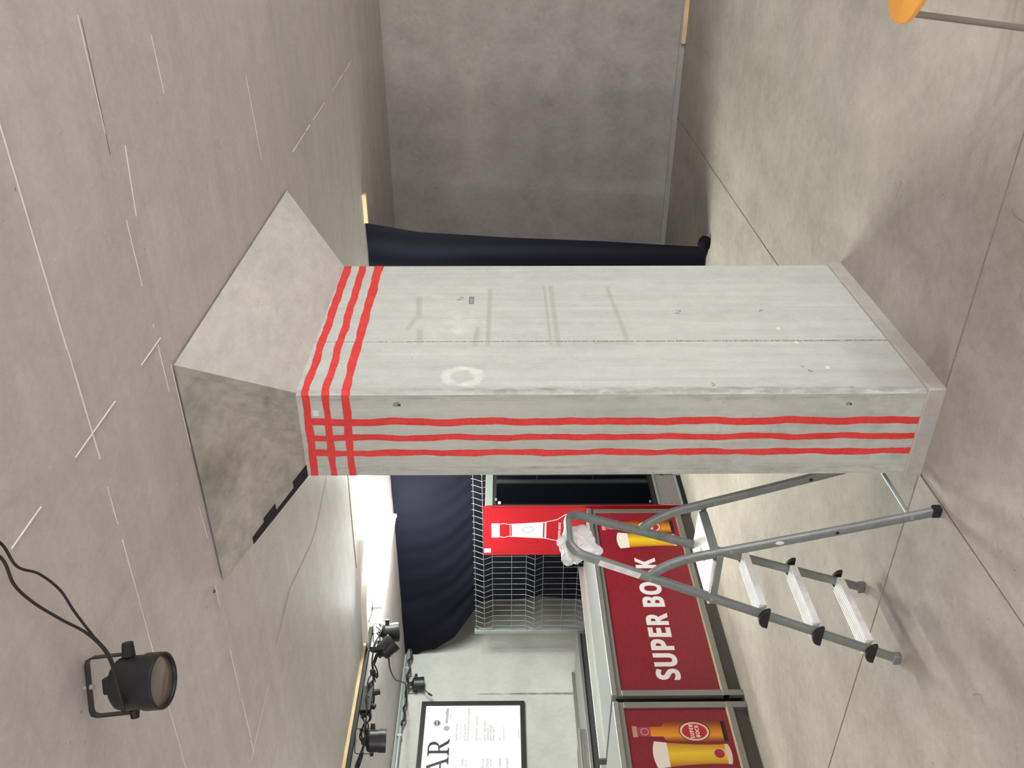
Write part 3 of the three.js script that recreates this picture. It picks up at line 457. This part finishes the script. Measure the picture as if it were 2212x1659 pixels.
// ---------------------------------------------------------------- framed drinks menu on the wall
{
  const za = -5.735, zb = -4.24, y0 = 1.395, y1 = 2.415, W = 1700, Hh = Math.round(1700 * (y1 - y0 - 0.09) / (zb - za - 0.09)), k = W / (zb - za - 0.09);
  const o = thing('menu_board', 'white drinks menu in a black frame on the pale wall', 'sign', V(X0, y0, za));
  const f = 0.045, Lz = zb - za, Ly = y1 - y0;
  for (const b of [[0.001, 0.03, 0, f, 0, Lz], [0.001, 0.03, Ly - f, Ly, 0, Lz], [0.001, 0.03, f, Ly - f, 0, f], [0.001, 0.03, f, Ly - f, Lz - f, Lz]]) part('frame_bar', rbox(...b, 0.003), M.black, o);
  const cv = newCanvas(W, Hh), c = cv.getContext('2d'); c.fillStyle = '#e8e8e6'; c.fillRect(0, 0, W, Hh);
  const X = (z) => (zb - f - z) * k, Y = (y) => (y1 - f - y) * k;      // facing the wall: left is toward +z
  c.fillStyle = '#111'; c.textBaseline = 'alphabetic'; c.textAlign = 'left';
  c.font = `${0.285 * k}px serif`;
  { const fs = 0.285 * k; c.save(); c.translate(X(-5.31), Y(2.118)); c.textAlign = 'right'; c.scale(1.02, 1); c.font = `${fs}px serif`; c.fillText('BAR', 0, 0); c.restore(); }
  const badge = (z, y, r) => { c.fillStyle = '#333'; c.beginPath(); c.arc(X(z), Y(y), r, 0, 7); c.fill(); c.strokeStyle = '#ddd'; c.lineWidth = 3; c.beginPath(); c.arc(X(z), Y(y), r * 0.75, 0, 7); c.stroke(); c.fillStyle = '#e8e8e8'; c.fillRect(X(z) - r * 0.6, Y(y) - r * 0.15, r * 1.2, r * 0.3); };
  badge(-5.49, 2.25, 40); c.fillStyle = '#9a9a9a'; c.beginPath(); c.arc(X(-5.43), Y(2.155), 36, 0, 7); c.fill(); specks(c, 1, 1, 0, 1, '0,0,0', 1, 1);
  c.fillStyle = '#222'; c.font = 'bold 48px sans-serif'; c.textAlign = 'left'; c.fillText('Kesselbu', X(-5.49), Y(2.145)); c.font = '16px sans-serif'; c.fillText('fribourg', X(-5.55), Y(2.12));
  const T = (z, y, s, size = 30, col = '#2e2e2e') => { c.fillStyle = col; c.font = `${size}px serif`; c.fillText(s, X(z), Y(y)); };
  const zc = -5.29;
  const rows = [['ENERGY DRINK', '33cl 5.-   dépôt/pfand 2.-'], ['EL TONY MATE', null], ['EL TONY MATE & GINGEMBRE', '33 cl 5.-'], ['EAU PLATE / GAZEUSE', '5dl 5.-'], ['COCA / THÉ FROID', null], ['LIMONADE', null], ['SPICY GINGER', null], ['TONIC 3dl 5.-', null], ['JUS', 'ananas, pomme 4.-']];
  const ys = [2.045, 1.965, 1.935, 1.855, 1.775, 1.745, 1.718, 1.69, 1.63];
  rows.forEach(([a, b], i) => { T(zc, ys[i], a, 31); if (b) T(zc, ys[i] - 0.033, b, 22, '#6a6a6a'); });
  T(-5.32, 1.455, 'CONSIGNE 2.-', 20, '#666');
  const rows2 = [['BIÈRE', 1.98], ['33 cl 5.-', 1.945], ['RHUM COLA', 1.79], ['GIN LONDON', 1.745], ['4 cl 9.-', 1.715], ['LONG DRINK', 1.63], ['CHARTREUSE VERTE', 1.56]];
  c.textAlign = 'right'; rows2.forEach(([a, y]) => T(-5.1, y, a, 31)); c.textAlign = 'left';
  const p = new THREE.PlaneGeometry(Lz - 2 * f, Ly - 2 * f).rotateY(Math.PI / 2).translate(0.014, Ly / 2, Lz / 2);
  part('backing', box(0.001, 0.0125, f, Ly - f, f, Lz - f), M.white, o);
  part('printed_sheet', p, new THREE.MeshStandardMaterial({ map: tex(cv, true, false), roughness: 0.5 }), o).userData.label = 'white printed drinks list headed BAR';
}

// ---------------------------------------------------------------- aluminium step ladder
{
  const o = thing('step_ladder', 'grey aluminium step ladder with three treads and platform beside the column', 'ladder');
  const lean = (y) => -2.765 + 0.51 * y / 1.34, NRM = V(1.34, -0.51, 0).normalize();
  const zA = (y) => -2.40 - 0.085 * y / 1.34, zB = (y) => -2.80 + 0.085 * y / 1.34;
  const railPath = [], yTop = 1.345, rad = 0.062;
  for (let y = 0.012; y < yTop - rad; y += 0.08) railPath.push(V(lean(y), y, zA(y)));
  for (let i = 0; i <= 8; i++) { const t = i / 8 * Math.PI / 2, y = yTop - rad + Math.sin(t) * rad; railPath.push(V(lean(y), y, zA(yTop - rad) - rad + Math.cos(t) * rad)); }
  for (let i = 8; i >= 0; i--) { const t = i / 8 * Math.PI / 2, y = yTop - rad + Math.sin(t) * rad; railPath.push(V(lean(y), y, zB(yTop - rad) + rad - Math.cos(t) * rad)); }
  for (let y = yTop - rad - 0.04; y > 0.012; y -= 0.08) railPath.push(V(lean(y), y, zB(y)));
  railPath.push(V(lean(0.012), 0.012, zB(0.012)));
  part('front_frame', boxUV(sweep(railPath, ovalProfile(0.019, 0.0125, 0.011, 4), NRM), 0.6), M.ladder, o);
  for (const z of [zA(0), zB(0)]) part('foot_cap', rbox(-0.023, 0.023, 0, 0.03, -0.016, 0.016, 0.005).translate(lean(0.012), 0, z), M.ladder, o);
  // rear legs with bent tops
  for (const [s, zf, zt] of [[0, -2.45, -2.468], [1, -2.80, -2.735]]) {
    const P = (y, x) => V(x, y, zf + (zt - zf) * y / 1.04);
    const pts = curvePoints([P(0.02, -2.04), P(0.3, -2.118), P(0.6, -2.198), P(0.8, -2.25), P(0.9, -2.278), P(0.97, -2.312), P(1.02, -2.352), P(1.035, -2.372)], 40);
    const leg = part('rear_leg', boxUV(sweep(pts, ovalProfile(0.0115, 0.018, 0.007, 3), V(0, 0, 1)), 0.6), M.ladder, o);
    part('foot_cap', rbox(-0.021, 0.021, 0, 0.032, -0.0145, 0.0145, 0.004).translate(-2.038, 0, zf), M.black, leg);
    if (!s) part('paint_splash', new THREE.SphereGeometry(1, 14, 10).scale(0.009, 0.017, 0.002).translate(-2.186, 0.565, -2.4485), M.white, leg);
    for (const [y, x] of [[0.1, -2.062], [0.36, -2.134], [0.74, -2.234]]) part('rivet', cyl(V(x, y, zf + (zt - zf) * y + 0.011), V(x, y, zf + (zt - zf) * y + 0.0135), 0.007, 0.006, 12), y === 0.36 ? M.black : M.zinc, leg);
  }
  part('cross_bar', cyl(V(-2.07, 0.1, -2.455), V(-2.07, 0.1, -2.795), 0.008), M.zinc, o);
  // treads with black end caps
  for (const y of [0.142, 0.367, 0.59]) {
    const x = lean(y) - 0.008, a = zA(y) - 0.014, b = zB(y) + 0.014, gs = [rbox(x - 0.043, x + 0.043, y - 0.028, y - 0.002, b, a, 0.003)];
    for (let i = 0; i < 6; i++) gs.push(rbox(x - 0.04 + i * 0.0145, x - 0.032 + i * 0.0145, y - 0.004, y + 0.0015, b, a, 0.001, 1));
    const t = part('tread', gs.map((g) => boxUV(g, 0.3, y)), M.tread, o);
    for (const [z, s] of [[zA(y) + 0.0135, 1], [zB(y) - 0.0135, -1]]) {
      const pts = []; for (let i = 0; i <= 12; i++) { const q = Math.PI * i / 12; pts.push([Math.cos(q) * 0.047, -0.03 + Math.sin(q) * 0.036]); }
      const g = polygonGeometry(pts.map(([u, v]) => [u, v]), 0.012, 0.002); if (s < 0) g.translate(0, 0, -0.012);
      part('end_cap', g.translate(x, y, z), M.black, t);
    }
  }
  // platform
  const py = 0.795, sh = new THREE.Shape([[-2.49, -2.448], [-2.285, -2.462], [-2.285, -2.748], [-2.49, -2.757]].map(([x, z]) => new THREE.Vector2(x, -z)));
  const hole = new THREE.Path(); hole.absellipse(-2.385, 2.605, 0.018, 0.045, 0, Math.PI * 2); sh.holes.push(hole);
  const pl = part('platform', boxUV(new THREE.ExtrudeGeometry(sh, { depth: 0.004, bevelEnabled: true, bevelSize: 0.003, bevelThickness: 0.003, bevelSegments: 2 }).rotateX(-Math.PI / 2).translate(0, py, 0), 0.4), M.tread, o);
  part('front_lip', rbox(-2.5, -2.484, py - 0.03, py + 0.004, -2.757, -2.448, 0.003), M.ladder, pl); part('rear_lip', rbox(-2.292, -2.278, py - 0.03, py + 0.006, -2.748, -2.462, 0.003), M.ladder, pl);
  for (const z of [-2.45, -2.757]) part('hinge_arm', rbox(-2.49, -2.25, py - 0.028, py - 0.004, z - 0.004, z + 0.004, 0.002), M.ladder, pl);
  // sticker on the near rail
  const cv = newCanvas(256, 64), c = cv.getContext('2d'); c.fillStyle = '#e6e9e6'; c.fillRect(0, 0, 256, 64); seed(55);
  for (const [a, b, col] of [[10, 70, '120,160,150'], [86, 150, '190,110,105'], [160, 244, '150,155,150']]) for (let y = 8; y < 56; y += 6) { c.fillStyle = `rgba(${col},${rr(0.25, 0.6)})`; c.fillRect(a, y, (b - a) * rr(0.5, 1), 3); }
  const ya = 1.075, yb = 1.235, A = V(lean(ya), ya, zA(ya)), Bp = V(lean(yb), yb, zA(yb)), d = Bp.clone().sub(A), len = d.length(), T = d.clone().normalize();
  const g = new THREE.BoxGeometry(len, 0.026, 0.0012).applyMatrix4(new THREE.Matrix4().makeBasis(T, T.clone().cross(V(0, 0, 1)).normalize().negate(), T.clone().cross(T.clone().cross(V(0, 0, 1)).normalize().negate()).normalize()));
  part('label_sticker', g.translate((A.x + Bp.x) / 2, (A.y + Bp.y) / 2, (A.z + Bp.z) / 2 + 0.0132), new THREE.MeshStandardMaterial({ map: tex(cv, true, false), roughness: 0.4 }), o).userData.label = 'pale printed sticker on the rail';
  for (const [y, zz] of [[1.035, zA(1.035) + 0.013], [0.79, zA(0.79) + 0.013]]) part('rivet', cyl(V(lean(y), y, zz), V(lean(y), y, zz + 0.003), 0.006, 0.005, 12), M.zinc, o);
}
// crumpled plastic bag over the top of the ladder
{
  const g = new THREE.IcosahedronGeometry(1, 15), p = g.attributes.position; seed(77); const waves = Array.from({ length: 26 }, () => [V(rr(-1, 1), rr(-1, 1), rr(-1, 1)).normalize(), rr(4, 20), rnd() * 7]);
  for (let i = 0; i < p.count; i++) {
    const v = V(p.getX(i), p.getY(i), p.getZ(i)); let k = 1; for (const [d, f, ph] of waves) { const s = v.dot(d) * f + ph; k += (Math.abs(((s / Math.PI) % 2 + 2) % 2 - 1) - 0.5) * 0.75 / f; }
    if (v.y > 0.1) k *= 1 - 0.3 * (v.y - 0.1); k *= 1 + 0.25 * Math.max(0, v.z) * Math.sin(v.y * 5);
    p.setXYZ(i, v.x * k, v.y * k, v.z * k);
  }
  g.computeVertexNormals();
  const m = new THREE.MeshPhysicalMaterial({ color: 0xfdfefe, roughness: 0.25, transmission: 0.3, thickness: 0, clearcoat: 0.7, side: THREE.DoubleSide });
  const o = tag(part('plastic_bag', toCreasedNormals(g.scale(0.055, 0.082, 0.085), 0.12), m), 'crumpled clear plastic bag hung on the top of the ladder', 'bag');
  o.position.set(-2.338, 1.322, -2.615);
}

// ---------------------------------------------------------------- stage lamps
// stirrup top at `at`, can turned by pitch (about the stirrup's axis) inside a stirrup turned by yaw; size scales the whole lamp
function parCan(at, { yaw = 0, pitch = 0, size = 1, tilt = 0 }, label, group) {
  const o = thing('stage_spotlight', label, 'spotlight', at, group); o.rotation.order = 'YXZ'; o.rotation.set(0, yaw, tilt); o.scale.setScalar(size);
  const w = 0.078, arm = 0.115;
  const yoke = part('yoke', sweep([V(-w, -arm, 0), V(-w, -0.06, 0), V(-w, -0.02, 0), V(-w + 0.005, -0.006, 0), V(-w + 0.018, -0.002, 0), V(0, -0.002, 0), V(w - 0.018, -0.002, 0), V(w - 0.005, -0.006, 0), V(w, -0.02, 0), V(w, -0.06, 0), V(w, -arm, 0)], [[0.012, 0.0022], [-0.012, 0.0022], [-0.012, -0.0022], [0.012, -0.0022]], V(0, 0, 1), false), M.can, o);
  part('mount_bolt', cyl(V(0, -0.014, 0), V(0, 0.012, 0), 0.007), M.zinc, yoke);
  const can = new THREE.Group(); can.name = 'can'; can.position.set(0, -arm, 0); can.rotation.x = pitch; o.add(can);
  part('housing', new THREE.LatheGeometry([[0, 0.05], [0.03, 0.048], [0.032, 0.042], [0.056, 0.038], [0.067, 0.028], [0.0705, 0.015], [0.0705, -0.04], [0.0745, -0.046], [0.0745, -0.088], [0.0735, -0.0905], [0.068, -0.0905], [0.0665, -0.086], [0.066, -0.07]].map(([r, y]) => new THREE.Vector2(r, y)), 36), M.can, can);
  part('lens', new THREE.LatheGeometry([[0, -0.084], [0.03, -0.083], [0.0665, -0.079]].map(([r, y]) => new THREE.Vector2(r, y)), 32), M.lens, can);
  for (const s of [-1, 1]) part('clamp_knob', cyl(V(s * (w - 0.006), 0, 0), V(s * (w + (s > 0 ? 0.03 : 0.016)), 0, 0), s > 0 ? 0.018 : 0.014, s > 0 ? 0.015 : 0.011, 10), M.black, can);
  part('lamp_base', rbox(-0.022, 0.022, 0.046, 0.072, -0.022, 0.022, 0.006), M.black, can);
  return o;
}
const big = parCan(V(-1.762, HC - 0.012, -1.458), { yaw: 0.55, pitch: -0.1, size: 0.93, tilt: 0.1 }, 'black stage spotlight hung from the bare ceiling before the column head');
{
  const body = px(255, 1440, 'z', -1.44), A = px(0, 1172, 'y', HC - 0.02), B = px(0, 1203, 'y', HC - 0.03);
  const mix = (x, y, t) => px(x, y, 'y', HC - 0.03 - 0.12 * t);
  const e1 = V(-1.765, HC - 0.125, -1.385), e2 = V(-1.745, HC - 0.135, -1.375);
  const out = (p, q) => p.clone().add(p.clone().sub(q).multiplyScalar(0.35));
  const p1 = [mix(35, 1222, 0.08), mix(85, 1240, 0.15), mix(130, 1275, 0.3), mix(160, 1320, 0.45), mix(200, 1372, 0.6), mix(238, 1418, 0.8)], p2 = [mix(30, 1262, 0.05), mix(70, 1300, 0.1), mix(130, 1337, 0.3), mix(190, 1370, 0.55), mix(232, 1415, 0.75)];
  partWorld('power_cable', tube([A.clone().add(V(0.12, 0.02, 0.1)), A, ...p1, e1], 0.0031, 90, 8), M.cable, big);
  partWorld('power_cable', tube([B.clone().add(V(0.12, 0.03, 0.1)), B, ...p2, e2], 0.0035, 90, 8), M.cable, big);
}
// lighting batten with lamps and cable over the bar
{
  const o = thing('lighting_batten', 'pale wooden lighting batten on the ceiling over the counter', 'batten', V(-4.99, HC, -4.74));
  part('wood_strip', boxUV(box(-0.045, 0.0, -0.022, -0.0005, 0, 3.6), 0.5), M.wood, o);
  part('track', rbox(-0.045, -0.01, -0.05, -0.022, 0.05, 3.6, 0.004), M.black, o);
  const g = 'spotlights on the lighting batten';
  const Xs = -5.02, yS = HC - 0.052;
  parCan(V(Xs, yS, -4.64), { yaw: 0.5, pitch: 0.25, size: 0.95 }, 'black stage spotlight at the far end of the lighting batten', g);
  const tilted = parCan(V(Xs + 0.02, yS - 0.005, -4.46), { yaw: -0.6, pitch: 0.75, size: 0.95 }, 'black stage spotlight tilted sideways, second on the lighting batten', g);
  parCan(V(Xs, yS, -3.7), { yaw: 0.9, pitch: 0.12, size: 1.0 }, 'black stage spotlight pointing down beside the junction box on the batten', g);
  const b = thing('dimmer_box', 'black dimmer box wrapped in cables on the lighting batten', 'box', V(Xs, yS, -4.04));
  part('case', rbox(-0.03, 0.03, -0.075, 0, -0.09, 0.12, 0.006), M.black, b); part('socket', cyl(V(0, -0.07, -0.05), V(0, -0.12, -0.06), 0.022, 0.02, 12), M.black, b); part('socket', cyl(V(0, -0.07, 0.06), V(0, -0.1, 0.07), 0.02, 0.018, 12), M.black, b);
  seed(88);
  [[-4.7, -4.2], [-4.3, -3.8], [-3.95, -3.2], [-4.72, -3.9], [-4.2, -3.3]].forEach(([a, c], i) => {
    const pts = []; const n = 22; for (let k = 0; k <= n; k++) { const t = k / n; pts.push(V(Xs + 0.05 * Math.sin(t * 31 + i) + rr(-0.01, 0.01), HC - 0.075 - 0.045 * Math.abs(Math.sin(t * 17 + i * 2)) + rr(-0.012, 0.012), a + (c - a) * (t + 0.11 * Math.sin(t * 25 + i)))); }
    partWorld('power_cable', tube(pts, 0.0055, 160, 6), M.cable, o);
  });
  partWorld('power_cable', tube([V(-5.0, HC - 0.2, -4.4), V(-5.15, HC - 0.19, -4.44), V(-5.6, HC - 0.17, -4.7), V(-6.3, HC - 0.13, -5.25), V(-6.8, HC - 0.1, -5.62), V(-7.14, HC - 0.06, -5.75)], 0.006, 60, 6), M.cable, tilted);
  partWorld('wire_tail', tube([V(-4.99, HC - 0.01, -4.72), V(-4.97, HC - 0.03, -4.82), V(-4.95, HC - 0.005, -4.95)], 0.003, 20, 5), M.cable, o);
}
// tray that carries the cables from the lamp to the batten
tag(part('cable_tray', sweep(curvePoints([V(-4.4, HC - 0.021, -4.99), V(-4.5, HC - 0.021, -4.8), V(-4.57, HC - 0.021, -4.68), V(-4.69, HC - 0.021, -4.58), V(-4.965, HC - 0.021, -4.5)], 30), [[0.0205, 0.012], [-0.0205, 0.012], [-0.0205, -0.012], [0.0205, -0.012]], V(0, 1, 0), false), ridgeMat), 'short pale cable tray on the ceiling bending toward the lighting batten', 'cable tray');
// pipe along the top of the wall with one lamp
{
  const o = thing('wall_pipe', 'silver pipe clipped along the top of the pale wall', 'pipe', V(-7.13, HC - 0.05, -6.42));
  part('pipe', cyl(V(0, 0, 0), V(0, 0, 4), 0.018), M.zinc, o); part('pipe', cyl(V(-0.04, 0.025, 0), V(-0.04, 0.025, 4), 0.01), M.zinc, o);
  for (const z of [0.3, 1.1, 2.0, 3.0]) part('clip', rbox(-0.07, 0.022, -0.024, 0.024, z, z + 0.025, 0.004), M.zinc, o);
  const wallCan = parCan(V(-7.11, HC - 0.055, -5.9), { yaw: 0.8, pitch: 0.05, size: 0.9 }, 'black stage spotlight hung from the pipe on the pale wall');
  seed(99); const pts = []; for (let k = 0; k <= 26; k++) { const t = k / 26; pts.push(V(-7.1 + 0.02 * Math.sin(t * 40), HC - 0.055 - 0.03 * Math.abs(Math.sin(t * 16)), -6.35 + t * 0.95)); }
  partWorld('power_cable', tube(pts, 0.011, 140, 6), M.cable, o);
  partWorld('connector_cable', [tube([V(-7.1, HC - 0.2, -5.87), V(-7.1, HC - 0.25, -5.82), V(-7.1, HC - 0.3, -5.765)], 0.005, 20, 6), cyl(V(-7.1, HC - 0.295, -5.77), V(-7.1, HC - 0.33, -5.745), 0.012, 0.009, 10)], M.cable, wallCan);
}

// ---------------------------------------------------------------- yellow chair at the edge of the picture
{
  const o = thing('plastic_chair', 'yellow orange plastic chair with thin grey metal legs', 'chair', V(-0.17, 0, -2.675)); o.rotation.y = Math.PI / 4;
  const yel = new THREE.MeshStandardMaterial({ color: 0xffb552, roughness: 0.4 });
  const hw = 0.2, r = 0.11, rs = (hw) => { const s = new THREE.Shape(); s.moveTo(-hw + r, -hw); s.lineTo(hw - r, -hw); s.absarc(hw - r, -hw + r, r, -Math.PI / 2, 0); s.lineTo(hw, hw - r); s.absarc(hw - r, hw - r, r, 0, Math.PI / 2); s.lineTo(-hw + r, hw); s.absarc(-hw + r, hw - r, r, Math.PI / 2, Math.PI); s.lineTo(-hw, -hw + r); s.absarc(-hw + r, -hw + r, r, Math.PI, Math.PI * 1.5); return s; };
  part('seat', new THREE.ExtrudeGeometry(rs(hw - 0.006), { depth: 0.008, bevelEnabled: true, bevelSize: 0.006, bevelThickness: 0.006, bevelSegments: 4, curveSegments: 16 }).rotateX(-Math.PI / 2).translate(0, 0.442, 0), yel, o);
  const bk = []; for (let j = 0; j <= 10; j++) for (let i = 0; i <= 14; i++) { const u = i / 7 - 1, v = j / 10; bk.push(V(0.2 + 0.07 * v - 0.05 * (1 - u * u) * 0 + 0.045 * -u * u, 0.56 + 0.3 * v - 0.05 * u * u * v, u * 0.19)); }
  const bp = [], bi = []; for (const off of [0, 0.009]) for (const q of bk) bp.push(q.x + off, q.y, q.z);
  const N = 11 * 15; for (let j = 0; j < 10; j++) for (let i = 0; i < 14; i++) { const a = j * 15 + i; bi.push(a, a + 1, a + 15, a + 1, a + 16, a + 15, N + a, N + a + 15, N + a + 1, N + a + 1, N + a + 15, N + a + 16); }
  const rim = []; for (let i = 0; i < 14; i++) rim.push(i); for (let j = 0; j < 10; j++) rim.push(j * 15 + 14); for (let i = 14; i > 0; i--) rim.push(150 + i); for (let j = 10; j > 0; j--) rim.push(j * 15);
  rim.forEach((a, k) => { const b = rim[(k + 1) % rim.length]; bi.push(a, N + a, b, b, N + a, N + b); });
  let bg = new THREE.BufferGeometry(); bg.setAttribute('position', new THREE.Float32BufferAttribute(bp, 3)); bg.setIndex(bi); bg = toCreasedNormals(bg, 0.8); yel.side = THREE.DoubleSide;
  part('backrest', bg, yel, o);
  const legM = new THREE.MeshStandardMaterial({ color: 0x9a948c, metalness: 0.6, roughness: 0.45 });
  for (const [sx, sz] of [[-1, -1], [-1, 1], [1, -1], [1, 1]]) { const l = part('leg', cyl(V(sx * 0.18, 0.01, sz * 0.18), V(sx * 0.145, 0.44, sz * 0.145), 0.0095, 0.0095, 12), legM, o); part('foot_cap', cyl(V(sx * 0.181, 0, sz * 0.181), V(sx * 0.178, 0.03, sz * 0.178), 0.012, 0.011, 12), M.black, l); }
  for (const s of [-1, 1]) part('back_post', tube([V(0.14, 0.436, s * 0.13), V(0.19, 0.45, s * 0.13), V(0.235, 0.56, s * 0.13), V(0.265, 0.74, s * 0.13)], 0.009, 24, 10), legM, o);
}

renderer.render(scene, camera);
